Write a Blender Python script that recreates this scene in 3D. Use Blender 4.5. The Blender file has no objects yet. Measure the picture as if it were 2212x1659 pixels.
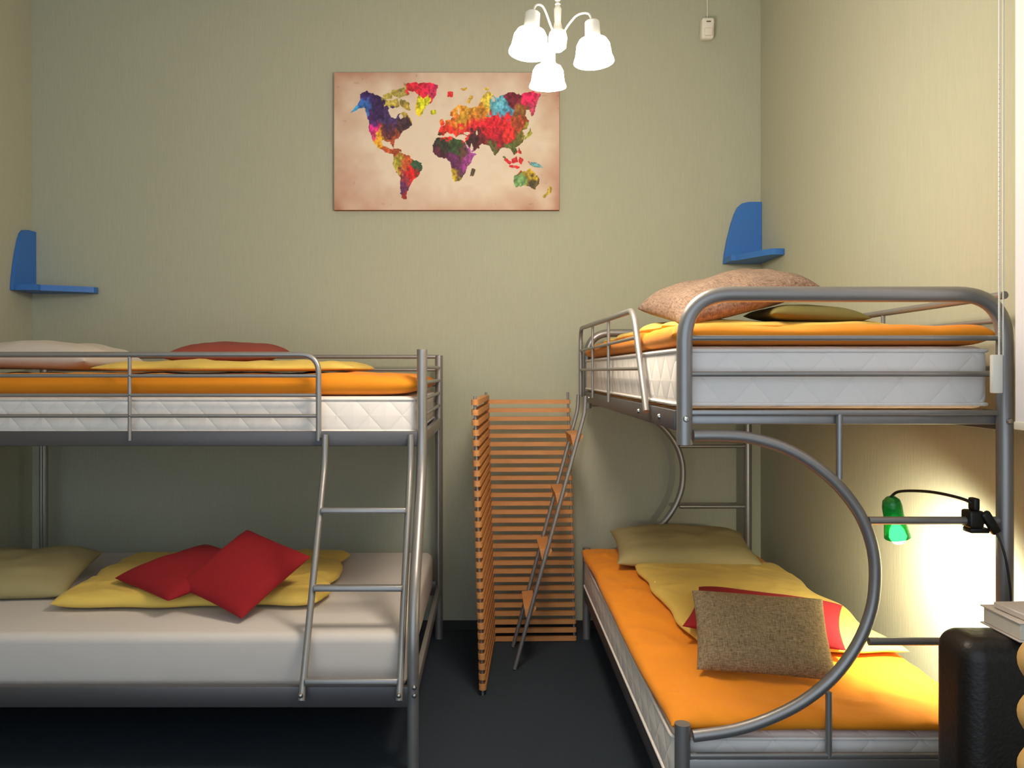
import bpy, bmesh, math, random
import numpy as np
from mathutils import Vector, Matrix, Euler, noise

random.seed(4)
scene = bpy.context.scene
scene.view_settings.view_transform = 'Standard'
WL = {}

# ------------------------------------------------------------------ materials
def lin(c):
    out = []
    for v in c:
        v = v / 255.0
        out.append(v / 12.92 if v <= 0.04045 else ((v + 0.055) / 1.055) ** 2.4)
    return (out[0], out[1], out[2], 1.0)

def new_mat(name):
    m = bpy.data.materials.new(name)
    m.use_nodes = True
    nt = m.node_tree
    return m, nt, nt.nodes['Principled BSDF']

def mat(name, col, rough=0.6, metal=0.0, var=0.08, vscale=8.0, bump=0.0, bscale=60.0,
        stretch=(1, 1, 1), sheen=0.0, spec=0.5, coat=0.0):
    m, nt, b = new_mat(name)
    tc = nt.nodes.new('ShaderNodeTexCoord')
    mp = nt.nodes.new('ShaderNodeMapping')
    mp.inputs['Scale'].default_value = stretch
    nt.links.new(tc.outputs['Object'], mp.inputs['Vector'])
    n = nt.nodes.new('ShaderNodeTexNoise')
    n.inputs['Scale'].default_value = vscale
    n.inputs['Detail'].default_value = 5
    nt.links.new(mp.outputs[0], n.inputs['Vector'])
    r = nt.nodes.new('ShaderNodeMix')
    r.data_type = 'RGBA'
    c = lin(col)
    r.inputs['A'].default_value = tuple(max(0, x * (1 - var)) for x in c[:3]) + (1,)
    r.inputs['B'].default_value = tuple(min(1, x * (1 + var)) for x in c[:3]) + (1,)
    nt.links.new(n.outputs['Fac'], r.inputs['Factor'])
    nt.links.new(r.outputs['Result'], b.inputs['Base Color'])
    b.inputs['Roughness'].default_value = rough
    b.inputs['Metallic'].default_value = metal
    b.inputs['Specular IOR Level'].default_value = spec
    b.inputs['Sheen Weight'].default_value = sheen
    b.inputs['Coat Weight'].default_value = coat
    if bump > 0:
        n2 = nt.nodes.new('ShaderNodeTexNoise')
        n2.inputs['Scale'].default_value = bscale
        n2.inputs['Detail'].default_value = 4
        nt.links.new(mp.outputs[0], n2.inputs['Vector'])
        bp = nt.nodes.new('ShaderNodeBump')
        bp.inputs['Strength'].default_value = bump
        bp.inputs['Distance'].default_value = 0.01
        nt.links.new(n2.outputs['Fac'], bp.inputs['Height'])
        nt.links.new(bp.outputs[0], b.inputs['Normal'])
    return m

def weave_mat(name, c1, c2, scale=420.0):
    m, nt, b = new_mat(name)
    tc = nt.nodes.new('ShaderNodeTexCoord')
    facs = []
    for st in ((1, .16, .3), (.16, 1, .3)):
        mp = nt.nodes.new('ShaderNodeMapping')
        mp.inputs['Scale'].default_value = st
        nt.links.new(tc.outputs['Object'], mp.inputs['Vector'])
        n = nt.nodes.new('ShaderNodeTexNoise')
        n.inputs['Scale'].default_value = scale
        n.inputs['Detail'].default_value = 2
        nt.links.new(mp.outputs[0], n.inputs['Vector'])
        facs.append(n)
    ad = nt.nodes.new('ShaderNodeMath'); ad.operation = 'ADD'
    nt.links.new(facs[0].outputs['Fac'], ad.inputs[0])
    nt.links.new(facs[1].outputs['Fac'], ad.inputs[1])
    mr = nt.nodes.new('ShaderNodeMapRange')
    mr.inputs['From Min'].default_value = 0.7
    mr.inputs['From Max'].default_value = 1.3
    nt.links.new(ad.outputs[0], mr.inputs['Value'])
    r = nt.nodes.new('ShaderNodeMix'); r.data_type = 'RGBA'
    r.inputs['A'].default_value = lin(c1)
    r.inputs['B'].default_value = lin(c2)
    nt.links.new(mr.outputs[0], r.inputs['Factor'])
    nt.links.new(r.outputs['Result'], b.inputs['Base Color'])
    b.inputs['Roughness'].default_value = 0.9
    bp = nt.nodes.new('ShaderNodeBump')
    bp.inputs['Strength'].default_value = 0.4
    bp.inputs['Distance'].default_value = 0.003
    nt.links.new(mr.outputs[0], bp.inputs['Height'])
    nt.links.new(bp.outputs[0], b.inputs['Normal'])
    return m

def quilt_mat(name, col, period=0.13):
    m, nt, b = new_mat(name)
    b.inputs['Base Color'].default_value = lin(col)
    b.inputs['Roughness'].default_value = 0.75
    tc = nt.nodes.new('ShaderNodeTexCoord')
    sp = nt.nodes.new('ShaderNodeSeparateXYZ')
    nt.links.new(tc.outputs['Object'], sp.inputs[0])
    def M(op, a, c=None):
        n = nt.nodes.new('ShaderNodeMath'); n.operation = op
        for i, v in enumerate((a, c)):
            if v is None: continue
            if isinstance(v, (int, float)): n.inputs[i].default_value = v
            else: nt.links.new(v, n.inputs[i])
        return n.outputs[0]
    s = M('ADD', sp.outputs['X'], sp.outputs['Y'])
    zz = M('MULTIPLY', sp.outputs['Z'], 0.9)
    a = M('PINGPONG', M('ADD', s, zz), period / 2)
    c = M('PINGPONG', M('SUBTRACT', s, zz), period / 2)
    h = M('MINIMUM', a, c)
    h = M('POWER', M('DIVIDE', h, period / 2), 0.4)
    bp = nt.nodes.new('ShaderNodeBump')
    bp.inputs['Strength'].default_value = 0.33
    bp.inputs['Distance'].default_value = 0.012
    nt.links.new(h, bp.inputs['Height'])
    nt.links.new(bp.outputs[0], b.inputs['Normal'])
    return m

def wall_mat(name, col, col2):
    m, nt, b = new_mat(name)
    tc = nt.nodes.new('ShaderNodeTexCoord')
    mp = nt.nodes.new('ShaderNodeMapping')
    mp.inputs['Scale'].default_value = (1, 1, 0.09)
    nt.links.new(tc.outputs['Object'], mp.inputs['Vector'])
    n = nt.nodes.new('ShaderNodeTexNoise')
    n.inputs['Scale'].default_value = 120
    n.inputs['Detail'].default_value = 5
    nt.links.new(mp.outputs[0], n.inputs['Vector'])
    r = nt.nodes.new('ShaderNodeMix'); r.data_type = 'RGBA'
    r.inputs['A'].default_value = lin(col)
    r.inputs['B'].default_value = lin(col2)
    nt.links.new(n.outputs['Fac'], r.inputs['Factor'])
    nt.links.new(r.outputs['Result'], b.inputs['Base Color'])
    b.inputs['Roughness'].default_value = 0.75
    b.inputs['Specular IOR Level'].default_value = 0.25
    bp = nt.nodes.new('ShaderNodeBump')
    bp.inputs['Strength'].default_value = 0.15
    bp.inputs['Distance'].default_value = 0.005
    nt.links.new(n.outputs['Fac'], bp.inputs['Height'])
    nt.links.new(bp.outputs[0], b.inputs['Normal'])
    return m

def emis_mat(name, col, strength, base=(255, 255, 255)):
    m, nt, b = new_mat(name)
    b.inputs['Base Color'].default_value = lin(base)
    b.inputs['Emission Color'].default_value = lin(col)
    b.inputs['Emission Strength'].default_value = strength
    b.inputs['Roughness'].default_value = 0.4
    return m

M_WALL = wall_mat('wallpaper', (169, 172, 154), (182, 183, 164))
M_CEIL = mat('ceiling_paint', (232, 226, 214), 0.9, var=0.03)
M_CARPET = mat('carpet', (56, 64, 74), 1.0, var=0.35, vscale=240, bump=0.6, bscale=320, spec=0.1)
M_BASE = mat('dark_baseboard', (40, 40, 40), 0.6)
M_METAL = mat('grey_metal', (154, 152, 153), 0.38, metal=0.66, var=0.06, vscale=30)
M_METALD = mat('dark_grey_metal', (98, 96, 100), 0.45, metal=0.55, var=0.06, vscale=30)
M_BOLT = mat('bolt_steel', (200, 198, 192), 0.25, metal=1.0)
M_QUILT = quilt_mat('quilted_mattress', (238, 232, 230))
M_SHEET = mat('white_sheet', (212, 205, 202), 0.85, var=0.03, vscale=3, bump=0.25, bscale=9)
M_ORANGE = mat('orange_cotton', (234, 142, 12), 0.8, var=0.07, vscale=5, bump=0.3, bscale=12, sheen=0.05)
M_YELLOW = mat('yellow_cotton', (222, 190, 92), 0.8, var=0.05, vscale=6, bump=0.4, bscale=16, sheen=0.05)
M_OLIVE = mat('olive_cotton', (158, 146, 104), 0.85, var=0.05, vscale=6, bump=0.3, bscale=12)
M_WHITEP = mat('pale_beige_cotton', (204, 194, 187), 0.85, var=0.04, vscale=6, bump=0.3, bscale=12)
M_RED = mat('red_fabric', (142, 9, 23), 0.9, var=0.12, vscale=220, bump=0.2, bscale=300)
M_CORAL = mat('coral_red_fabric', (146, 66, 54), 0.9, var=0.1, vscale=200, bump=0.3, bscale=300)
M_BROWN = weave_mat('brown_weave', (100, 84, 60), (164, 142, 110))
M_PINKB = weave_mat('greyish_brown_weave', (88, 70, 59), (146, 122, 106), 300)
M_BLUE = mat('blue_laminate', (54, 114, 194), 0.5, var=0.03)
M_WOOD = mat('orange_beech_wood', (200, 138, 82), 0.5, var=0.18, vscale=14, stretch=(1, 1, 6))
M_WOODL = mat('light_turned_wood', (222, 178, 110), 0.45, var=0.12, vscale=14)
M_SLAT = mat('plywood_slat', (190, 150, 100), 0.6, var=0.12)
M_PLAST = mat('white_plastic', (232, 228, 218), 0.4, var=0.02)
M_DARKP = mat('smoked_sensor_window', (110, 90, 70), 0.3, var=0.02)
M_BLACK = mat('black_plastic', (14, 14, 15), 0.4, var=0.05)
M_LEATHER = mat('black_leather', (26, 20, 18), 0.42, var=0.2, vscale=40, bump=0.12, bscale=120)
M_BLIND = mat('white_blind_fabric', (226, 222, 228), 0.8, var=0.03, bump=0.1)
M_PAPER = mat('paper_pages', (222, 212, 196), 0.8, var=0.12, vscale=20, stretch=(1, 1, 60))
M_COVER = mat('pale_book_cover', (214, 200, 190), 0.4, var=0.1, vscale=12)
M_GLASSW = mat('window_glass', (30, 36, 46), 0.1, var=0.02)
M_SHADE = emis_mat('glowing_white_shade', (255, 246, 226), 14.0)
M_BULB = emis_mat('lit_bulb', (255, 236, 200), 30)
M_BULB2 = emis_mat('lit_lamp_bulb', (255, 244, 200), 30)
M_GREEN, nt, b = new_mat('green_translucent_plastic')
b.inputs['Base Color'].default_value = lin((30, 160, 80))
b.inputs['Roughness'].default_value = 0.15
b.inputs['Transmission Weight'].default_value = 0.6

# ------------------------------------------------------------------ builders
def empty(name, loc, label, cat, parent=None, group=None):
    o = bpy.data.objects.new(name, None)
    o.empty_display_size = 0.1
    bpy.context.collection.objects.link(o)
    o.location = loc
    WL[o] = Vector(loc)
    o['label'] = label
    o['category'] = cat
    if group: o['group'] = group
    return o

def finish(name, verts, faces, m, parent=None, label=None, cat=None, smooth=True, kind=None,
           origin=None, autos=True, group=None):
    V = [Vector(v) for v in verts]
    if origin is None:
        lo = Vector((min(v.x for v in V), min(v.y for v in V), min(v.z for v in V)))
        hi = Vector((max(v.x for v in V), max(v.y for v in V), max(v.z for v in V)))
        c = (lo + hi) / 2
        if parent is None: c.z = lo.z
    else:
        c = Vector(origin)
    me = bpy.data.meshes.new(name)
    me.from_pydata([tuple(v - c) for v in V], [], faces)
    me.materials.append(m)
    bm = bmesh.new(); bm.from_mesh(me)
    bmesh.ops.recalc_face_normals(bm, faces=bm.faces)
    if smooth:
        for f in bm.faces: f.smooth = True
        if autos:
            for e in bm.edges:
                if len(e.link_faces) == 2 and e.calc_face_angle(0) > math.radians(38): e.smooth = False
    bm.to_mesh(me); bm.free()
    o = bpy.data.objects.new(name, me)
    bpy.context.collection.objects.link(o)
    if parent is not None:
        o.parent = parent
        o.location = c - WL[parent]
    else:
        o.location = c
    WL[o] = c
    if label: o['label'] = label
    if cat: o['category'] = cat
    if kind: o['kind'] = kind
    if group: o['group'] = group
    return o

class Geo:
    def __init__(s): s.v = []; s.f = []
    def add(s, v, f):
        n = len(s.v); s.v += [Vector(x) for x in v]; s.f += [tuple(i + n for i in q) for q in f]; return s
    def tube(s, pts, r, n=14, squash=None):
        P = [Vector(p) for p in pts]
        T = []
        for i in range(len(P)):
            a = P[max(0, i - 1)]; b_ = P[min(len(P) - 1, i + 1)]
            T.append((b_ - a).normalized())
        ref = Vector((0, 0, 1)) if abs(T[0].z) < 0.9 else Vector((1, 0, 0))
        N = (ref - T[0] * ref.dot(T[0])).normalized()
        vs = []
        for i, p in enumerate(P):
            N = (N - T[i] * N.dot(T[i])).normalized()
            B = T[i].cross(N)
            for k in range(n):
                a = 2 * math.pi * k / n
                vs.append(p + N * (math.cos(a) * r * (squash or 1)) + B * (math.sin(a) * r))
        fs = []
        for i in range(len(P) - 1):
            for k in range(n):
                fs.append((i * n + k, i * n + (k + 1) % n, (i + 1) * n + (k + 1) % n, (i + 1) * n + k))
        fs.append(tuple(range(n))[::-1]); fs.append(tuple((len(P) - 1) * n + k for k in range(n)))
        return s.add(vs, fs)
    def box(s, lo, hi, bev=0.004, seg=2, rot=None, piv=None):
        bm = bmesh.new()
        bmesh.ops.create_cube(bm, size=1)
        lo = Vector(lo); hi = Vector(hi)
        for v in bm.verts:
            v.co = Vector([(lo[i] + hi[i]) / 2 + v.co[i] * (hi[i] - lo[i]) for i in range(3)])
        if bev > 0:
            bmesh.ops.bevel(bm, geom=bm.edges[:] , offset=bev, segments=seg, profile=0.5, affect='EDGES')
        bm.verts.ensure_lookup_table()
        vs = [v.co.copy() for v in bm.verts]
        if rot is not None:
            pv = Vector(piv) if piv else (lo + hi) / 2
            R = Euler([math.radians(a) for a in rot]).to_matrix()
            vs = [R @ (v - pv) + pv for v in vs]
        fs = [tuple(v.index for v in f.verts) for f in bm.faces]
        bm.free()
        return s.add(vs, fs)
    def lathe(s, prof, c, axis=(0, 0, 1), n=32):
        q = Vector((0, 0, 1)).rotation_difference(Vector(axis).normalized())
        c = Vector(c); vs = []; fs = []
        for (r, z) in prof:
            for k in range(n):
                a = 2 * math.pi * k / n
                vs.append(c + q @ Vector((r * math.cos(a), r * math.sin(a), z)))
        for i in range(len(prof) - 1):
            for k in range(n):
                fs.append((i * n + k, i * n + (k + 1) % n, (i + 1) * n + (k + 1) % n, (i + 1) * n + k))
        return s.add(vs, fs)
    def done(s, name, m, parent=None, **kw):
        return finish(name, s.v, s.f, m, parent, **kw)

def rnd(pts, rad, seg=8):
    P = [Vector(p) for p in pts]; out = [P[0]]
    for i in range(1, len(P) - 1):
        a, b_, c = P[i - 1], P[i], P[i + 1]
        d1 = (a - b_); d2 = (c - b_)
        r = min(rad, d1.length * .49, d2.length * .49)
        p0 = b_ + d1.normalized() * r; p1 = b_ + d2.normalized() * r
        for k in range(seg + 1):
            t = k / seg
            out.append(p0 * (1 - t) ** 2 + b_ * 2 * t * (1 - t) + p1 * t ** 2)
    out.append(P[-1]); return out

def smoothpath(pts, sub=6):
    P = [Vector(p) for p in pts]; out = []
    for i in range(len(P) - 1):
        p0 = P[max(0, i - 1)]; p1 = P[i]; p2 = P[i + 1]; p3 = P[min(len(P) - 1, i + 2)]
        for k in range(sub):
            t = k / sub
            out.append(0.5 * ((2 * p1) + (-p0 + p2) * t + (2 * p0 - 5 * p1 + 4 * p2 - p3) * t * t + (-p0 + 3 * p1 - 3 * p2 + p3) * t ** 3))
    out.append(P[-1]); return out

def cushion(name, center, size, rot, m, label, cat, seed=0, p=4.0, pinch=0.06, wr=0.1, flat=0.6,
            n=44, wscale=5.0, group=None, edge_noise=0.0, sag=0.0, crease=0.0):
    w, d, h = size
    bm = bmesh.new()
    def side(sg):
        rows = []
        for j in range(n + 1):
            row = []
            for i in range(n + 1):
                u = math.sin((2 * i / n - 1) * math.pi / 2); v = math.sin((2 * j / n - 1) * math.pi / 2)
                x = w / 2 * u * (1 - pinch * (1 - v * v)); y = d / 2 * v * (1 - pinch * (1 - u * u))
                if edge_noise:
                    x += edge_noise * noise.noise(Vector((v * 2.5, seed, 1.3 + (u > 0)))) * abs(u) ** 2
                    y += edge_noise * noise.noise(Vector((u * 2.5, seed, 7.3 + (v > 0)))) * abs(v) ** 2
                t = math.sqrt(max(0, (1 - abs(u) ** p) * (1 - abs(v) ** p)))
                nz = noise.noise(Vector((x * wscale + seed * 3.1, y * wscale * 1.3, seed)))
                nz += 0.5 * noise.noise(Vector((x * wscale * 2.3 + seed, y * wscale * 2.7, seed + 5)))
                if crease:
                    q = 1 - abs(noise.noise(Vector((x * 6 + seed, y * 6 + x * 3, seed + 2)))) * 6
                    nz += crease * max(0, q) / wr
                k = h / 2 if sg > 0 else h / 2 * flat
                z = sg * k * t * (1 + (wr * nz * 2 if sg > 0 else 0))
                z -= sag * (u * u + v * v) * h
                row.append(bm.verts.new((x, y, z)))
            rows.append(row)
        for j in range(n):
            for i in range(n):
                q = [rows[j][i], rows[j][i + 1], rows[j + 1][i + 1], rows[j + 1][i]]
                bm.faces.new(q if sg > 0 else q[::-1])
    side(1); side(-1)
    bmesh.ops.remove_doubles(bm, verts=bm.verts, dist=0.0004)
    for f in bm.faces: f.smooth = True
    me = bpy.data.meshes.new(name); bm.to_mesh(me); bm.free()
    me.materials.append(m)
    o = bpy.data.objects.new(name, me)
    bpy.context.collection.objects.link(o)
    o.location = center
    o.rotation_mode = 'ZYX'
    o.rotation_euler = [math.radians(a) for a in rot]
    o['label'] = label; o['category'] = cat
    if group: o['group'] = group
    return o

# ------------------------------------------------------------------ room
XL, XR, YB, YF, H = -2.481, 1.461, 4.36, -1.2, 3.43
def structure(name, lo, hi, m):
    g = Geo(); g.box(lo, hi, 0)
    o = g.done(name, m, smooth=False, kind='structure', origin=(0, 0, 0))
    return o
structure('floor', (XL - .1, YF, -.1), (XR + .1, YB + .1, 0), M_CARPET)
structure('wall_back', (XL - .1, YB, 0), (XR + .1, YB + .1, H), M_WALL)
structure('wall_left', (XL - .1, YF, 0), (XL, YB, H), M_WALL)
structure('wall_right', (XR, YF, 0), (XR + .1, YB, H), M_WALL)
structure('ceiling', (XL - .1, YF, H), (XR + .1, YB + .1, H + .1), M_CEIL)
structure('baseboard_back', (XL, YB - .014, 0), (XR, YB, .045), M_BASE)
structure('baseboard_left', (XL, YF, 0), (XL + .014, YB - .014, .045), M_BASE)
structure('baseboard_right', (XR - .014, YF, 0), (XR, YB - .014, .045), M_BASE)
g = Geo()
for lo, hi in (((XR - .03, .75, 1.0), (XR, .83, 2.9)), ((XR - .03, 1.82, 1.0), (XR, 1.9, 2.9)),
               ((XR - .03, .83, 1.0), (XR, 1.82, 1.08)), ((XR - .03, .83, 2.82), (XR, 1.82, 2.9)),
               ((XR - .03, 1.29, 1.08), (XR, 1.35, 2.82))):
    g.box(lo, hi, 0.003)
g.done('window_1', M_PLAST, kind='structure')
structure('trim_1', (XR - .008, .83, 1.08), (XR - .001, 1.82, 2.82), M_GLASSW)

# ------------------------------------------------------------------ world map canvas
def build_map():
    U0, U1, V0, V1 = 722, 1208, 157, 454
    polys = [
     [(778,206),(790,198),(806,204),(828,212),(842,222),(838,240),(846,254),(856,258),(862,246),(872,242),(882,250),(891,265),(884,276),(870,284),(862,296),(852,304),(850,318),(843,306),(828,303),(822,304),(806,298),(797,284),(797,262),(792,244),(786,230),(765,241),(757,245),(772,228),(778,218)],
     [(804,296),(822,303),(825,314),(838,319),(846,325),(862,329),(872,336),(866,341),(850,335),(836,329),(820,321),(810,309)],
     [(828,204),(850,200),(846,213),(832,214)], [(846,196),(878,190),(884,204),(862,213),(850,208)],
     [(866,214),(882,222),(888,240),(878,238),(862,224)], [(874,182),(900,178),(906,188),(892,200),(878,194)],
     [(838,218),(858,214),(862,230),(850,236),(842,230)],
     [(890,184),(920,178),(945,184),(941,205),(930,222),(918,232),(908,252),(900,247),(899,225),(905,205),(893,196)],
     [(930,240),(940,238),(942,245),(932,247)],
     [(850,335),(868,332),(884,338),(890,346),(911,352),(910,364),(904,380),(891,390),(884,404),(878,416),(878,431),(868,428),(864,408),(866,385),(856,370),(848,355)],
     [(848,322),(866,324),(868,328),(850,326)],
     [(944,300),(960,296),(975,297),(990,303),(1002,304),(1008,318),(1016,330),(1027,332),(1018,348),(1008,362),(1004,376),(992,392),(983,393),(976,375),(974,352),(964,342),(948,340),(936,328),(936,314)],
     [(1020,364),(1027,364),(1023,380),(1016,380)],
     [(946,292),(950,276),(962,272),(963,262),(974,258),(983,252),(972,250),(974,240),(992,228),(1006,230),(1020,236),(1034,230),(1042,210),(1052,198),(1064,205),(1072,212),(1090,206),(1100,200),(1124,205),(1150,198),(1168,206),(1160,218),(1157,234),(1150,252),(1144,238),(1136,236),(1132,250),(1143,262),(1139,276),(1128,282),(1134,296),(1126,310),(1114,318),(1119,330),(1110,334),(1104,322),(1096,318),(1090,316),(1080,322),(1070,338),(1062,326),(1056,314),(1046,312),(1041,308),(1034,320),(1016,328),(1008,312),(1005,300),(1012,296),(1004,291),(994,290),(986,296),(980,288),(972,290),(966,284),(958,293)],
     [(948,264),(955,256),(960,268),(953,273)], [(966,200),(980,199),(976,211),(968,208)], [(1008,222),(1016,207),(1021,208),(1014,224)],
     [(1044,192),(1056,190),(1052,196)], [(995,192),(1010,190),(1004,197)],
     [(1138,294),(1146,277),(1148,290),(1134,303)], [(1088,338),(1106,351),(1101,356),(1085,342)],
     [(1106,344),(1116,339),(1119,350),(1108,353)], [(1100,357),(1122,360),(1120,364),(1100,361)],
     [(1140,349),(1164,353),(1172,361),(1150,359)], [(1120,318),(1127,332),(1120,331)], [(1122,340),(1130,344),(1126,354),(1121,350)],
     [(1112,382),(1126,370),(1136,372),(1144,364),(1152,372),(1163,384),(1162,398),(1154,409),(1142,402),(1130,401),(1114,405),(1110,394)],
     [(1187,403),(1193,408),(1187,418),(1176,429),(1171,426),(1182,416)],
    ]
    sites = [(790,212,62,40,96),(762,238,70,150,205),(785,226,70,120,190),(812,238,58,40,84),(800,262,84,52,110),(845,262,76,58,104),(806,286,205,60,140),
     (818,302,226,170,64),(838,286,94,52,60),(868,270,72,52,62),(862,292,150,80,60),(850,208,178,164,92),(868,206,150,140,84),(875,228,170,150,80),(893,190,205,52,70),
     (926,188,206,48,86),(938,200,190,60,100),(915,228,196,196,60),(905,246,220,190,50),(858,350,168,160,74),(874,348,180,90,56),(900,358,60,88,66),(892,378,208,46,48),(872,392,140,60,70),
     (868,412,88,50,96),(876,426,140,50,50),(845,330,180,90,60),(955,312,52,54,48),(948,330,86,44,60),(985,312,62,84,56),(1000,332,96,70,60),(1014,338,160,84,156),(985,352,98,50,90),(1000,362,150,70,140),
     (985,385,196,170,60),(996,376,70,56,60),(1020,372,90,80,60),(990,240,222,160,70),(975,262,210,120,60),(970,284,214,64,56),(1000,262,190,150,60),(1005,278,205,60,60),(1035,262,212,54,66),(1032,246,186,132,60),(1050,212,214,190,90),
     (1076,228,112,176,196),(1092,238,96,160,190),(1060,276,196,44,60),(1090,262,208,52,62),(1108,216,112,40,58),(1124,240,140,100,60),(1145,214,212,52,100),(1155,230,190,80,110),(1120,268,170,84,56),(1075,300,150,34,54),(1100,296,206,60,60),(1118,300,104,98,56),
     (1024,304,60,40,46),(1040,300,120,44,52),(1066,322,96,96,60),(1108,322,90,100,60),(1124,390,112,148,100),(1140,380,150,130,60),(1154,398,90,80,52),(1148,372,200,170,60),(1112,347,200,50,60),(1155,356,110,160,170),(1185,415,170,150,70),(1143,290,150,150,70),(974,205,200,60,60),(1014,215,210,180,90),(1125,345,200,60,60)]
    nx, ny = 730, 447
    def vnoise(X, Y, s, seed):
        r = np.random.RandomState(seed); G = r.rand(80, 80)
        x = X / s; y = Y / s
        xi = np.floor(x).astype(int); yi = np.floor(y).astype(int)
        fx = x - xi; fy = y - yi; fx = fx * fx * (3 - 2 * fx); fy = fy * fy * (3 - 2 * fy)
        g = lambda a, b_: G[a % 80, b_ % 80]
        return ((g(xi, yi) * (1 - fx) + g(xi + 1, yi) * fx) * (1 - fy) + (g(xi, yi + 1) * (1 - fx) + g(xi + 1, yi + 1) * fx) * fy) - .5
    U, V = np.meshgrid(np.linspace(U0, U1, nx), np.linspace(V0, V1, ny))
    PU = U + 2.6 * vnoise(U, V, 4.5, 1) + 1.6 * vnoise(U, V, 2.0, 2) + 2 * vnoise(U, V, 11, 8)
    PV = V + 2.6 * vnoise(U, V, 4.5, 3) + 1.6 * vnoise(U, V, 2.0, 4) + 2 * vnoise(U, V, 11, 9)
    mask = np.zeros(U.shape, bool)
    for pl in polys:
        ins = np.zeros(U.shape, bool); n = len(pl); j = n - 1
        for i in range(n):
            xi, yi = pl[i]; xj, yj = pl[j]
            if yi != yj:
                c = ((yi > PV) != (yj > PV)) & (PU < (xj - xi) * (PV - yi) / (yj - yi) + xi)
                ins ^= c
            j = i
        mask |= ins
    m2 = mask.copy()
    m2[1:] |= mask[:-1]; m2[:-1] |= mask[1:]; m2[:, 1:] |= mask[:, :-1]; m2[:, :-1] |= mask[:, 1:]
    mask = m2
    for (a, b_, r1, r2) in ((853, 243, 6, 9), (866, 252, 4, 6), (1009, 288, 6, 3), (1030, 287, 2.5, 5), (1018, 318, 2.5, 8), (990, 240, 2, 8), (1066, 214, 3, 6)):
        mask &= ~((((PU - a) / r1) ** 2 + ((PV - b_) / r2) ** 2) < 1)
    SU = U + 12 * vnoise(U, V, 10, 5) + 5 * vnoise(U, V, 3.0, 15); SV = V + 22 * vnoise(U * 1.8, V, 9, 6) + 8 * vnoise(U, V, 4, 16)
    wsum = np.full(U.shape, 1e-12); col = np.zeros(U.shape + (3,))
    for s_ in sites:
        d = (SU - s_[0]) ** 2 + ((SV - s_[1]) * .8) ** 2
        wgt = np.exp(-d / 55.0) + 1e-9 / (1 + d)
        wsum += wgt; col += wgt[..., None] * np.array(s_[2:], float)
    col /= wsum[..., None]
    sh = 1 + .5 * vnoise(U * 1.6, V, 7, 21) + .3 * vnoise(U, V, 2.5, 22)
    col = col * sh[..., None]
    mean = col.mean(-1, keepdims=True)
    col = mean + (col - mean) * 1.2
    cx = (U - 965) / 243; cy = (V - 305) / 148
    e = np.clip(np.maximum(np.abs(cx), np.abs(cy)) ** 4 * .4 + .35 * (cx ** 2 * cy ** 2) + .45 * vnoise(U, V, 38, 30) * (cx ** 2 + cy ** 2) + .12 * vnoise(U, V, 12, 31), 0, 1)
    A = np.array((228, 212, 194.)); B = np.array((180, 128, 106.))
    bg = A * (1 - e[..., None]) + B * e[..., None]
    sp = (vnoise(U, V, 9, 40) > .42) & (e > .35)
    bg[sp] *= .93
    img = np.where(mask[..., None], col, bg)
    img = np.clip(img / 255, 0, 1)
    img = np.where(img <= .04045, img / 12.92, ((img + .055) / 1.055) ** 2.4)
    x0, x1, z0, z1, y = -.842, .369, 2.26, 2.999, 4.332
    e_ = empty('world_map_canvas', ((x0 + x1) / 2, 4.345, z0), 'wide canvas print of a many-coloured watercolour world map', 'picture')
    X = x0 + (U - U0) / (U1 - U0) * (x1 - x0); Z = z1 - (V - V0) / (V1 - V0) * (z1 - z0)
    c = Vector(((x0 + x1) / 2, y, (z0 + z1) / 2))
    co = np.stack([X - c.x, np.zeros_like(X), Z - c.z], -1).reshape(-1, 3)
    idx = np.arange(nx * ny).reshape(ny, nx)
    F = np.stack([idx[1:, :-1], idx[1:, 1:], idx[:-1, 1:], idx[:-1, :-1]], -1).reshape(-1, 4)
    me = bpy.data.meshes.new('printed_face')
    me.from_pydata(co.tolist(), [], F.tolist())
    at = me.color_attributes.new('print', 'FLOAT_COLOR', 'POINT')
    at.data.foreach_set('color', np.concatenate([img.reshape(-1, 3), np.ones((nx * ny, 1))], 1).astype(np.float32).ravel())
    m, nt, b = new_mat('printed_map')
    a = nt.nodes.new('ShaderNodeAttribute'); a.attribute_name = 'print'
    nt.links.new(a.outputs['Color'], b.inputs['Base Color']); b.inputs['Roughness'].default_value = .7
    me.materials.append(m)
    o = bpy.data.objects.new('printed_face', me); bpy.context.collection.objects.link(o)
    o.parent = e_; o.location = c - WL[e_]
    o['label'] = 'printed watercolour world map on a parchment ground'
    g = Geo(); g.box((x0 - .001, y + .001, z0 - .001), (x1 + .001, 4.359, z1 + .001), .002)
    g.done('stretcher_frame', mat('canvas_edge', (150, 84, 52), .8), e_)
build_map()

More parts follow.
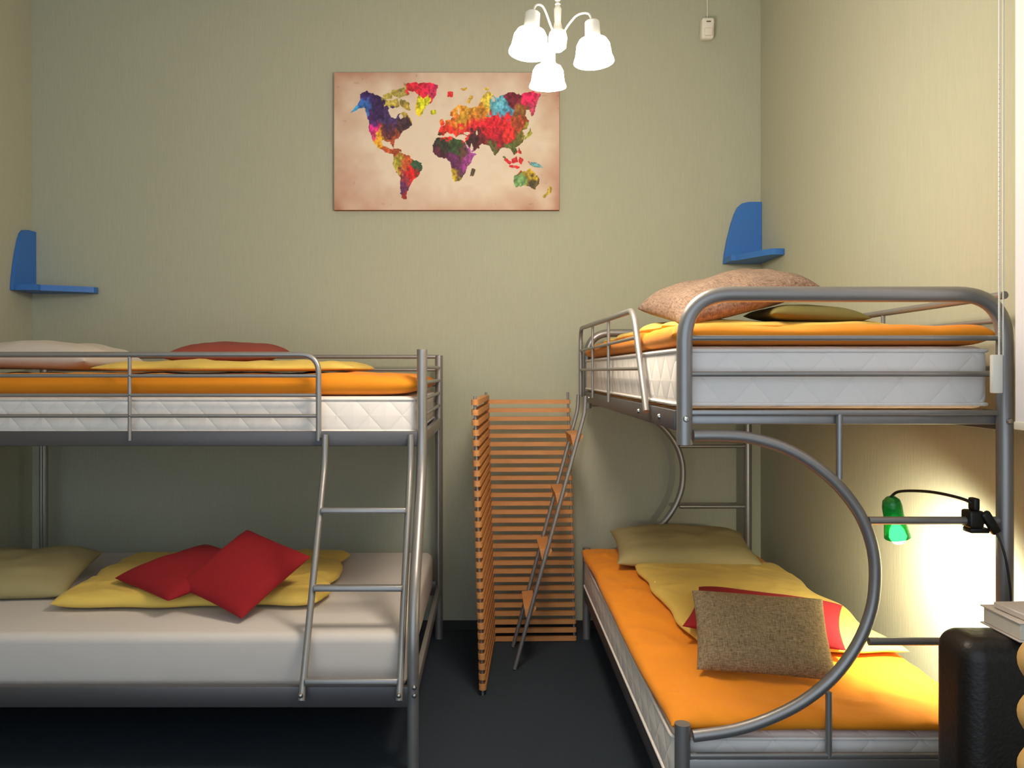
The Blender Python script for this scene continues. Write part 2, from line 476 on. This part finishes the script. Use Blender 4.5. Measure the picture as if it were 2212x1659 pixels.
# ------------------------------------------------------------------ blue corner shelves
def corner_shelf(corner, zb, left):
    lab = 'bright blue corner shelf with a fin side' + (', board along wide wall' if left else ', above the bunk')
    e_ = empty('corner_shelf', (corner[0], corner[1], zb), lab, 'shelf')
    t = .022
    prof = [(0, 0), (.205, 0), (.20, .05), (.185, .13), (.165, .21), (.145, .27), (.128, .305), (.105, .325), (.07, .333), (0, .333)]
    n = len(prof)
    vs = []
    for k in (0.002, t):
        for (a, z) in prof:
            if left: vs.append((corner[0] + k, corner[1] - .002 - a, zb + z))
            else: vs.append((corner[0] - .002 - a, corner[1] - k, zb + z))
    fs = [tuple(range(n)), tuple(range(n, 2 * n))[::-1]] + [(i, (i + 1) % n, n + (i + 1) % n, n + i) for i in range(n)]
    finish('side_fin', vs, fs, M_BLUE, e_)
    L, D = .345, .2
    pts = [(0.0, 0.0), (L - .01, 0.0), (L, .03), (L - .005, .06), (L - .04, .085), (L * .65, .125), (L * .35, .175), (.12, D), (.03, D + .004), (0, D)]
    n = len(pts); vs = []
    for z in (0.0, .03):
        for (a, d) in pts:
            if left: vs.append((corner[0] + t + .001 + a, corner[1] - .002 - d, zb + z))
            else: vs.append((corner[0] - .002 - d, corner[1] - t - .001 - a, zb + z))
    fs = [tuple(range(n)), tuple(range(n, 2 * n))[::-1]] + [(i, (i + 1) % n, n + (i + 1) % n, n + i) for i in range(n)]
    finish('shelf_board', vs, fs, M_BLUE, e_)
corner_shelf((XL, YB), 1.812, True)
corner_shelf((XR, YB), 1.972, False)

# ------------------------------------------------------------------ motion sensor
e_ = empty('motion_sensor', (1.163, 4.35, 3.165), 'small white plastic motion sensor on the wall with a thin cable', 'sensor')
g = Geo(); g.box((1.128, 4.30, 3.175), (1.196, 4.358, 3.285), .014, 4, rot=(8, 0, 0)); g.done('housing', M_PLAST, e_)
g = Geo(); g.box((1.142, 4.288, 3.19), (1.182, 4.30, 3.228), .004, 2, rot=(8, 0, 0), piv=(1.163, 4.33, 3.225)); g.done('lens', M_PLAST, e_)
g = Geo(); g.box((1.150, 4.291, 3.255), (1.174, 4.297, 3.261), .002); g.done('indicator', M_DARKP, e_)
g = Geo(); g.tube([(1.17, 4.354, 3.28), (1.172, 4.355, 3.35), (1.17, 4.355, 3.425)], .003, 8); g.done('cable', M_PLAST, e_)

# ------------------------------------------------------------------ left bunk bed
XA, XB = -2.33, -.27
bed = empty('bunk_bed', (-1.3, 3.5, 0), 'grey metal bunk bed, wide lower and narrow upper bunk', 'bunk bed')
for x in (XA, XB):
    g = Geo()
    g.tube(rnd([(x, 3.17, 1.478), (x, 3.17, 1.02), (x, 2.80, .55), (x, 2.80, 0)], .16, 10), .0205, 18)
    g.done('front_post', M_METAL, bed)
    g = Geo(); g.tube([(x, 4.2, 1.474), (x, 4.2, 0)], .0205, 18); g.done('back_post', M_METAL, bed)
g = Geo(); g.box((XA + .015, 3.16, 1.098), (XB - .01, 3.185, 1.156), .004); g.done('upper_side_rail', M_METALD, bed)
g = Geo(); g.box((XA + .015, 4.19, 1.098), (XB - .01, 4.215, 1.156), .004); g.done('upper_side_rail', M_METALD, bed)
g = Geo(); g.box((XA + .015, 2.79, .226), (XB - .01, 2.815, .298), .004)
g.box((XA + .015, 2.812, .226), (XB - .01, 2.90, .256), .003); g.done('lower_side_rail', M_METALD, bed)
g = Geo(); g.box((XA + .015, 4.19, .226), (XB - .01, 4.215, .298), .004); g.done('lower_side_rail', M_METALD, bed)
g = Geo()
yg = 3.155
g.tube(rnd([(XA, yg, 1.457), (-.674, yg, 1.457), (-.674, yg, 1.12)], .075, 10), .0112)
for z in (1.374, 1.298, 1.217): g.tube([(XA, yg, z), (-.676, yg, z)], .0072, 10)
for x in (-1.414, -2.1): g.tube([(x, yg, 1.455), (x, yg, 1.12)], .0072, 10)
g.done('front_guard_rail', M_METAL, bed)
g = Geo()
for z in (1.468, 1.40, 1.32, 1.24): g.tube([(XA, 4.2, z), (XB, 4.2, z)], .010 if z > 1.45 else .0075, 10)
for x in (-1.3,): g.tube([(x, 4.2, 1.465), (x, 4.2, 1.12)], .0075, 10)
g.done('back_guard_rail', M_METAL, bed)
for x in (XA, XB):
    g = Geo()
    for z in (1.41, 1.345, 1.28, 1.215): g.tube([(x, 3.17, z), (x, 4.2, z)], .0085, 10)
    g.box((x - .01, 3.17, 1.10), (x + .01, 4.2, 1.15), .003)
    g.tube(rnd([(x, 4.175, 1.14), (x, 4.175, .75), (x, 4.175, .27)], .1), .009, 10)
    g.box((x - .01, 2.80, .235), (x + .01, 4.2, .285), .003)
    g.done('end_frame', M_METAL, bed)
lad = empty('ladder', (-.49, 2.95, .27), 'short slanted metal ladder', 'x'); del lad['category']
lad.parent = bed; lad.location = Vector((-.49, 2.95, .27)) - WL[bed]
for x in (-.645, -.312):
    g = Geo()
    g.tube(rnd([(x, 3.14, 1.145), (x, 3.13, 1.04), (x, 2.745, .268)], .07), .0125)
    g.done('ladder_rail', M_METAL, lad)
for (y, z) in ((3.04, .866), (2.912, .608), (2.775, .325)):
    g = Geo(); g.box((-.64, y - .022, z - .011), (-.317, y + .022, z + .011), .006, 3, rot=(-8, 0, 0)); g.done('rung', M_METAL, lad)
for (x, y, z) in ((XB + .006, 2.776, .30), (XB + .006, 2.776, .272), (-.645, 2.73, .29), (-.312, 2.73, .29)):
    g = Geo(); g.lathe([(0, -.004), (.006, -.003), (.0085, .001), (.0085, .004), (0, .004)], (x, y, z), (0, 1, 0), 12); g.done('bolt', M_BOLT, bed)
for (z, y0, nm) in ((1.10, 3.19, 'upper_slat_base'), (.215, 2.905, 'lower_slat_base')):
    g = Geo()
    for i in range(14):
        x = XA + .1 + i * .144
        g.box((x - .03, y0, z + .03), (x + .03, 4.185, z + .042), .003)
    g.done(nm, M_SLAT, bed)

def mattress(lo, hi, m, label, bev=.03, piping=True):
    g = Geo(); g.box(lo, hi, bev, 5)
    if piping:
        for z in (lo[2] + .012, hi[2] - .012):
            pts = rnd([(lo[0] + .3, lo[1], z), (hi[0], lo[1], z), (hi[0], hi[1], z), (lo[0], hi[1], z), (lo[0], lo[1], z), (lo[0] + .3, lo[1], z)], .03, 5)
            g.tube(pts, .005, 8)
    return g.done('mattress', m, label=label, cat='mattress')
mattress((-2.30, 3.195, 1.143), (-.295, 4.18, 1.292), M_QUILT, 'white quilted mattress on the upper bunk under an orange cover')
mattress((-2.30, 2.86, .258), (-.30, 4.18, .458), M_SHEET, 'wide mattress in a smooth white fitted sheet', .035, False)
cushion('bed_cover', (-1.295, 3.69, 1.338), (2.02, .985, .09), (0, 0, 0), M_ORANGE, 'folded orange cotton cover spread over the upper mattress', 'bedding', 1, p=18, pinch=0, wr=.12, flat=1, n=70)
cushion('blanket', (-1.12, 3.62, 1.404), (1.08, .62, .065), (0, 0, 2), M_YELLOW, 'yellow cotton duvet folded flat on an orange cover', 'bedding', 2, p=8, pinch=0.0, wr=.2, flat=.4, n=60, edge_noise=.05)
cushion('cushion', (-1.23, 3.80, 1.470), (.50, .44, .11), (4, 0, 6), M_CORAL, 'brownish red cushion lying on a folded yellow duvet', 'cushion', 3)
cushion('pillow', (-1.98, 3.62, 1.445), (.62, .5, .15), (0, 2, -4), M_WHITEP, 'pale beige white pillow on the upper bunk', 'pillow', 4, p=5)
cushion('pillow', (-2.06, 3.46, .52), (.60, .46, .14), (9, 2, 8), M_OLIVE, 'olive green pillow at the head of the white sheet', 'pillow', 5)
cushion('blanket', (-1.2, 3.53, .49), (1.04, .80, .075), (0, 0, 3), M_YELLOW, 'yellow cotton duvet folded into a rectangle on a white sheet', 'bedding', 6, p=14, pinch=0, wr=.05, flat=.7, n=90, edge_noise=.035, crease=.10)
cushion('cushion', (-1.24, 3.31, .573), (.42, .40, .085), (9, -3, 52), M_RED, 'dark red cushion lying flat on a yellow duvet', 'cushion', 7, pinch=.03)
cushion('cushion', (-.975, 3.19, .600), (.375, .36, .08), (29, -3, 59), M_RED, 'dark red cushion propped cornerwise against another red cushion', 'cushion', 8, pinch=.03)

# ------------------------------------------------------------------ right bunk bed
x0, x1 = .505, 1.34
bed = empty('bunk_bed', (.92, 3.15, 0), 'grey metal bunk bed with round arch end frames', 'bunk bed')
arc_px = [(1497, 941), (1560, 941), (1620, 946), (1690, 966), (1755, 1002), (1815, 1054), (1862, 1120), (1886, 1190), (1890, 1260),
          (1880, 1325), (1850, 1395), (1800, 1462), (1735, 1515), (1660, 1553), (1585, 1577), (1497, 1590)]
arc = [((u - 1060) * .001207, 1.39 - (v - 803) * .001207) for u, v in arc_px]
for (y, nm) in ((2.1, 'near'), (4.2, 'far')):
    g = Geo()
    g.tube(rnd([(x0, y, 1.20), (x0, y, 1.592), (x1, y, 1.592), (x1, y, 0)], .125, 12), .0205, 18)
    g.done('end_arch_post', M_METAL, bed)
    g = Geo(); g.tube([(x0 - .005, y, 0), (x0 - .005, y, .473)], .0205, 18); g.done('lower_post', M_METAL, bed)
    g = Geo(); g.tube(smoothpath([(x, y, z) for x, z in arc], 4), .0155, 16); g.done('round_arch', M_METAL, bed)
    g = Geo()
    for z in (1.478, 1.384): g.tube([(x0, y, z), (x1, y, z)], .0072, 10)
    g.box((x0, y - .008, 1.277), (x1, y + .008, 1.29), .003)
    if y < 3: g.box((x0 + .01, y + .012, 1.252), (x1, y + .03, 1.277), .003)
    g.done('upper_end_bars', M_METAL, bed)
    g = Geo(); g.tube([(.909, y, 1.28), (.909, y, 1.11)], .0085, 12); g.done('upper_strut', M_METAL, bed)
    for z in (1.002, .687):
        g = Geo(); g.tube([(.985, y, z), (x1, y, z)], .0105, 12); g.done('cross_bar', M_METAL, bed)
    g = Geo()
    g.tube([(.881, y, .555), (.881, y, .385)], .0085, 12)
    g.tube([(x0, y, .39), (x1, y, .39)], .008, 12)
    g.box((x0, y - .012, .30), (x1, y + .012, .384), .003)
    g.done('lower_end_bars', M_METAL, bed)
for x, s in ((x0 - .012, 1), (x1 + .012, -1)):
    g = Geo(); g.box((x - .011, 2.12, 1.236), (x + .011, 4.18, 1.288), .003); g.done('upper_side_rail', M_METALD, bed)
    g = Geo(); g.box((x - .011, 2.12, .215), (x + .011, 4.18, .282), .003); g.done('lower_side_rail', M_METALD, bed)
xg = .468
g = Geo()
g.tube(rnd([(xg, 4.19, 1.26), (xg, 4.19, 1.615), (xg, 2.64, 1.592), (xg, 2.42, 1.27)], .07, 8), .0105, 12)
for z in (1.50, 1.40): g.tube([(xg, 4.19, z), (xg, 2.575 if z > 1.45 else 2.51, z)], .0062, 10)
for y in (3.2, 3.7): g.tube([(xg, y, 1.60), (xg, y, 1.27)], .0062, 10)
g.done('side_guard_rail', M_METAL, bed)
g = Geo()
for z in (1.59, 1.525, 1.40): g.tube([(x1, 2.1, z), (x1, 4.2, z)], .0105 if z > 1.55 else .007, 10)
for y in (2.75, 3.5): g.tube([(x1, y, 1.59), (x1, y, 1.27)], .007, 10)
g.done('wall_guard_rail', M_METAL, bed)
for (x, y, z, ax) in ((x0, 2.078, 1.268, (0, 1, 0)), (x0 - .026, 2.3, 1.262, (1, 0, 0)), (x0 - .026, 3.95, 1.262, (1, 0, 0)), (x0 - .026, 4.08, 1.262, (1, 0, 0)), (x0 - .026, 2.62, 1.262, (1, 0, 0)), (x1, 2.078, 1.262, (0, 1, 0))):
    g = Geo(); g.lathe([(0, -.004), (.006, -.003), (.0085, .001), (.0085, .004), (0, .004)], (x, y, z), ax, 12); g.done('bolt', M_BOLT, bed)
for z, nm in ((1.24, 'upper_slat_base'), (.222, 'lower_slat_base')):
    g = Geo()
    for i in range(14):
        y = 2.22 + i * .142
        g.box((x0 + .0, y - .03, z + .035), (x1, y + .03, z + .048), .003)
    g.done(nm, M_SLAT, bed)
mattress((.492, 2.13, 1.292), (1.322, 4.172, 1.458), M_QUILT, 'thick white quilted mattress on the upper bunk')
mattress((.482, 2.13, .275), (1.318, 4.172, .432), M_QUILT, 'white quilted mattress under an orange sheet')
cushion('bed_cover', (.905, 3.15, 1.489), (.85, 2.05, .06), (0, 0, 0), M_ORANGE, 'orange cotton cover lying over the high bunk mattress', 'bedding', 11, p=30, pinch=0, wr=.15, flat=1, n=80, edge_noise=.012)
cushion('bed_cover', (.9, 3.145, .4575), (.86, 2.06, .05), (0, 0, 0), M_ORANGE, 'orange cotton sheet covering the lower bunk mattress', 'bedding', 12, p=30, pinch=0, wr=.16, flat=1, n=90, edge_noise=.01, crease=.12)
cushion('blanket', (.93, 3.36, 1.542), (.74, 1.45, .055), (0, 0, 0), M_YELLOW, 'yellow cotton duvet folded on the orange cover of the high bunk', 'bedding', 13, p=8, pinch=0, wr=.25, flat=.6, n=60, edge_noise=.06)
cushion('cushion', (.82, 2.85, 1.65), (.49, .44, .155), (12, -13, 8), M_PINKB, 'large greyish brown woven cushion lying tilted on the high bunk', 'cushion', 14)
cushion('cushion', (1.08, 2.78, 1.578), (.32, .32, .07), (2, 3, 0), mat('olive_brown_fabric', (104, 96, 48), .9), 'small olive brown cushion beneath a larger woven cushion', 'cushion', 15)
cushion('pillow', (.92, 3.86, .545), (.66, .45, .145), (8, 0, -4), M_OLIVE, 'olive green pillow at the head of the orange sheet', 'pillow', 16)
cushion('blanket', (.985, 3.13, .502), (.64, 1.16, .04), (0, 0, 1), M_YELLOW, 'yellow cotton duvet folded lengthwise on an orange sheet', 'bedding', 17, p=18, pinch=0, wr=.08, flat=.7, n=90, edge_noise=.03, crease=.12)
cushion('cushion', (.945, 2.775, .550), (.50, .40, .075), (5, 0, -22), M_RED, 'dark red cushion lying behind a brown woven one', 'cushion', 18)
cushion('cushion', (.825, 2.455, .592), (.40, .265, .09), (44, -4, -7), M_BROWN, 'brown woven rectangular cushion leaning on a red cushion', 'cushion', 19, pinch=.04)

# ------------------------------------------------------------------ slatted folding screen
scr = empty('folding_slat_screen', (.15, 4.0, 0), 'tall folded screen of stacked beech slats standing by the wall', 'screen')
def lean(z): return -.034 * z / 1.27
def bar(g, p0, p1, wd, z, h):
    p0 = Vector((p0[0], p0[1], 0)); p1 = Vector((p1[0], p1[1], 0)); d = (p1 - p0).normalized(); nn = Vector((-d.y, d.x, 0))
    ring = []
    for k in range(7):
        a = -math.pi / 2 + math.pi * k / 6; ring.append(p1 + d * math.cos(a) * wd / 2 + nn * math.sin(a) * wd / 2)
    for k in range(7):
        a = math.pi / 2 + math.pi * k / 6; ring.append(p0 + d * math.cos(a) * wd / 2 + nn * math.sin(a) * wd / 2)
    n = len(ring); vs = []
    for zz in (z, z + h):
        for p in ring: vs.append(p + Vector((lean(zz), 0, zz)))
    g.add(vs, [tuple(range(n))[::-1], tuple(range(n, 2 * n))] + [(i, (i + 1) % n, n + (i + 1) % n, n + i) for i in range(n)])
C = (.010, 4.15); R_ = (.432, 4.16); N_ = (-.034, 3.46)
for nm, a, b_, off, w, hh in (('front_panel', C, R_, .0, .024, .021), ('side_panel', N_, C, .0218, .032, .024)):
    g = Geo()
    for i in range(29): bar(g, a, b_, w, .004 + off + i * .0436, hh)
    g.done('slatted_' + nm, M_WOOD, scr)
for p in (C, R_, N_):
    g = Geo(); g.tube([(p[0], p[1], .001), (p[0] + lean(1.28), p[1], 1.285)], .006, 10); g.done('hinge_rod', M_METAL, scr)

# ------------------------------------------------------------------ loose ladder leaning on the bunk
lad = empty('leaning_ladder', (.11, 3.9, 0), 'grey metal ladder with wooden treads leaning against the bunk rail', 'ladder')
def lx(z): return .112 + .345 * z / 1.27
for y in (3.755, 4.06):
    g = Geo(); g.tube(rnd([(lx(0), y, .004), (lx(1.2), y, 1.2), (lx(1.2) + .004, y, 1.275)], .03), .0095, 12); g.done('side_rail', M_METAL, lad)
for z in (1.07, .80, .535, .265):
    x = lx(z)
    g = Geo()
    pr = [(-.028, .022), (.026, .028), (.03, .016), (-.004, -.028), (-.018, -.024)]
    vs = [(x + a, y, z + c) for y in (3.769, 4.047) for a, c in pr]; n = len(pr)
    g.add(vs, [tuple(range(n)), tuple(range(n, 2 * n))[::-1]] + [(i, (i + 1) % n, n + (i + 1) % n, n + i) for i in range(n)])
    g.done('tread', M_WOOD, lad)

# ------------------------------------------------------------------ hanging lamp
hub = Vector((.208, 2.5, 2.425))
cl = empty('pendant_lamp', (hub.x, hub.y, 2.3), 'white hanging lamp with three glowing bell shades on curved arms', 'lamp')
g = Geo(); g.tube([(hub.x, hub.y, 2.50), (hub.x, hub.y, H - .02)], .0045, 10)
for i in range(9): g.lathe([(.0, -.006), (.006, -.004), (.009, 0), (.006, .004), (0, .006)], (hub.x, hub.y, 2.53 + i * .014), (0, 0, 1), 12)
g.done('suspension_cord', M_PLAST, cl)
g = Geo(); g.lathe([(0, 0), (.05, 0), (.045, -.03), (.012, -.045), (0, -.045)], (hub.x, hub.y, H), (0, 0, 1)); g.done('ceiling_rose', M_PLAST, cl)
g = Geo(); g.lathe([(0, -.04), (.014, -.04), (.026, -.03), (.03, 0), (.026, .018), (.015, .028), (.010, .05), (.012, .09), (.007, .1), (0, .1)], hub, (0, 0, 1)); g.done('hub', M_PLAST, cl)
shades = [((.306, 2.43, 2.444), (-.04, .03, 1)), ((.126, 2.41, 2.462), (.10, .05, 1)), ((.190, 2.64, 2.448), (.02, -.10, 1))]
for c, ax in shades:
    c = Vector(c); A = Vector(ax).normalized()
    d = Vector((c.x - hub.x, c.y - hub.y, 0))
    g = Geo()
    zt = c.z - hub.z
    g.tube(smoothpath([hub + d * .1, hub + d * .30 + Vector((0, 0, .03)), hub + d * .58 + Vector((0, 0, zt + .035)), c + A * .030 - d * .1, c + A * .003], 6), .0032, 10)
    g.done('arm', M_PLAST, cl)
    sh = Geo()
    sh.lathe([(0, .004), (.018, .004), (.022, 0), (.0235, -.04), (.026, -.045), (.026, -.048), (.0, -.048)], c, A, 28)
    sh.done('lamp_holder', M_PLAST, cl)
    sh = Geo()
    prof = [(.025, -.048), (.042, -.056), (.050, -.070), (.053, -.09), (.055, -.104), (.060, -.116), (.061, -.122), (.057, -.12), (.051, -.107), (.048, -.092), (.046, -.074), (.038, -.061), (.023, -.052)]
    sh.lathe(prof, c, A, 32); sh.done('lamp_shade', M_SHADE, cl)
    sh = Geo()
    sh.lathe([(0, -.054), (.014, -.054), (.016, -.07), (.028, -.088), (.034, -.105), (.028, -.122), (.015, -.134), (0, -.137)], c, A, 20)
    sh.done('bulb', M_BULB, cl)
    ld = bpy.data.lights.new('bulb_light', 'POINT'); ld.energy = 22; ld.color = (1, .86, .66); ld.shadow_soft_size = .14
    lo = bpy.data.objects.new('bulb_light', ld); bpy.context.collection.objects.link(lo); lo.parent = cl
    lo.location = c - A * .29 - WL[cl]

# ------------------------------------------------------------------ clip lamp
cp = empty('clip_lamp', (1.26, 2.1, 1.0), 'green translucent clip lamp with bent black neck on the bunk bar', 'lamp')
hc = Vector((1.185, 2.37, .975)); A = Vector((-.26, -.15, 1)).normalized()
g = Geo(); g.lathe([(0, .05), (.014, .048), (.024, .038), (.028, .02), (.029, -.02), (.034, -.05), (.038, -.075), (.0365, -.075), (.027, -.02), (.026, .02), (.02, .036), (0, .045)], hc, A, 28)
g.done('lamp_shade', M_GREEN, cp)
g = Geo(); g.lathe([(0, -.035), (.012, -.04), (.02, -.055), (.024, -.075), (.016, -.093), (0, -.1)], hc, A, 20); g.done('bulb', M_BULB2, cp)
g = Geo(); g.tube(smoothpath([hc + A * .048, hc + A * .07 + Vector((.02, -.02, 0)), (1.20, 2.22, 1.06), (1.225, 2.14, 1.06), (1.25, 2.1, 1.05), (1.262, 2.095, 1.03)], 8), .0042, 10); g.done('bent_neck', M_BLACK, cp)
g = Geo(); g.box((1.237, 2.078, .985), (1.275, 2.122, 1.03), .006, 3)
g.box((1.25, 2.082, 1.03), (1.266, 2.112, 1.062), .004); g.box((1.24, 2.08, .972), (1.29, 2.118, .985), .003)
g.done('clamp', M_BLACK, cp)
g = Geo(); g.box((1.278, 2.072, .968), (1.303, 2.088, 1.032), .006, 3, rot=(0, -32, 0)); g.done('clamp_handle', M_BLACK, cp)
g = Geo(); g.tube(smoothpath([(1.30, 2.07, .975), (1.315, 2.06, .92), (1.322, 2.05, .84), (1.325, 2.03, .7), (1.40, 1.98, .3), (1.42, 1.97, .01)], 8), .003, 8); g.done('cable', M_BLACK, cp)
ld = bpy.data.lights.new('clip_bulb_light', 'SPOT'); ld.energy = 62; ld.color = (1, .91, .64); ld.shadow_soft_size = .03
ld.spot_size = math.radians(172); ld.spot_blend = 1.0
lo = bpy.data.objects.new('clip_bulb_light', ld); bpy.context.collection.objects.link(lo); lo.parent = cp
lo.location = hc - A * .12 - WL[cp]
lo.rotation_euler = Vector((.66, .36, -.66)).to_track_quat('-Z', 'Y').to_euler()

# ------------------------------------------------------------------ black leather chair, book, turned post
ch = empty('leather_chair', (1.18, 1.5, 0), 'black leather chair with a tall rounded backrest', 'chair')
g = Geo(); g.box((.983, 1.66, .10), (1.44, 1.80, .83), .042, 8); g.done('backrest', M_LEATHER, ch)
g = Geo(); g.box((.99, 1.2, .28), (1.44, 1.655, .44), .035, 6); g.done('seat', M_LEATHER, ch)
for x, y in ((1.02, 1.23), (1.41, 1.23), (1.02, 1.62), (1.41, 1.62)):
    g = Geo(); g.lathe([(0, 0), (.014, 0), (.02, .28), (0, .28)], (x, y, .001), n=14); g.done('leg', M_BLACK, ch)
bk = empty('book', (1.24, 1.73, .831), 'thick pale paperback lying flat on the black backrest', 'book')
g = Geo(); g.box((1.095, 1.665, .835), (1.40, 1.79, .868), .001, 1); g.done('pages', M_PAPER, bk)
g = Geo(); g.box((1.09, 1.66, .831), (1.405, 1.795, .8345), .001, 1); g.box((1.09, 1.66, .8685), (1.405, 1.795, .872), .001, 1); g.box((1.4055, 1.66, .831), (1.409, 1.795, .872), .001, 1)
g.done('cover', M_COVER, bk)
bk = empty('book', (1.24, 1.72, .873), 'thin pale booklet on top of a thicker book', 'book')
g = Geo(); g.box((1.105, 1.67, .873), (1.38, 1.775, .886), .002, 1, rot=(0, 0, 3)); g.done('booklet_pages', M_COVER, bk)
g = Geo()
prof = [(0, 0), (.11, 0), (.11, .02), (.03, .04)]
z = .04
while z < .93:
    for a in range(0, 11):
        t = a / 10 * math.pi; prof.append((.016 + .018 * math.sin(t), z + .075 * a / 10))
    z += .08
prof += [(.014, z), (0, z + .004)]
g.lathe(prof, (.824, 1.2, 0.0), n=28); g.done('turned_wood_stand', M_WOODL, label='light wood stand turned into a column of rounded beads', cat='stand')

# ------------------------------------------------------------------ roller blind
rb = empty('roller_blind', (1.272, 1.4, 1.25), 'white fabric roller blind hanging by the window with a bead cord', 'blind')
g = Geo(); g.box((1.270, .9, 1.27), (1.273, 1.95, 3.36), 0); g.done('blind_fabric', M_BLIND, rb)
g = Geo(); g.box((1.265, .9, 1.25), (1.278, 1.95, 1.27), .003); g.done('bottom_bar', M_PLAST, rb)
g = Geo(); g.tube([(1.272, .88, 3.38), (1.272, 1.99, 3.38)], .025, 20); g.box((1.25, 1.95, 3.35), (1.29, 1.97, H - .001), .002); g.done('roller_tube', M_PLAST, rb)
g = Geo()
g.tube([(1.258, 1.99, 3.38), (1.256, 1.99, 1.43)], .0022, 8); g.tube([(1.268, 1.99, 3.38), (1.266, 1.99, 1.43)], .0016, 8)
for i in range(60): g.lathe([(0, -.003), (.003, 0), (0, .003)], (1.256, 1.99, 1.44 + i * .012), n=8)
g.done('cord', M_PLAST, rb)
g = Geo(); g.box((1.236, 1.983, 1.337), (1.262, 1.997, 1.432), .003); g.done('cord_weight', M_PLAST, rb)

# ------------------------------------------------------------------ light and camera
w = bpy.data.worlds.new('world'); scene.world = w; w.use_nodes = True
bg = w.node_tree.nodes['Background']
bg.inputs[0].default_value = (.68, .80, .90, 1); bg.inputs[1].default_value = 1.75

cam = bpy.data.cameras.new('camera'); co = bpy.data.objects.new('camera', cam)
bpy.context.collection.objects.link(co)
co.location = (0, 0, 1.39); co.rotation_euler = (math.radians(90), 0, 0)
cam.sensor_width = 36; cam.lens = 1740 / 2212 * 36
cam.shift_x = 46 / 2212; cam.shift_y = -26.5 / 2212
cam.clip_start = .05
scene.camera = co
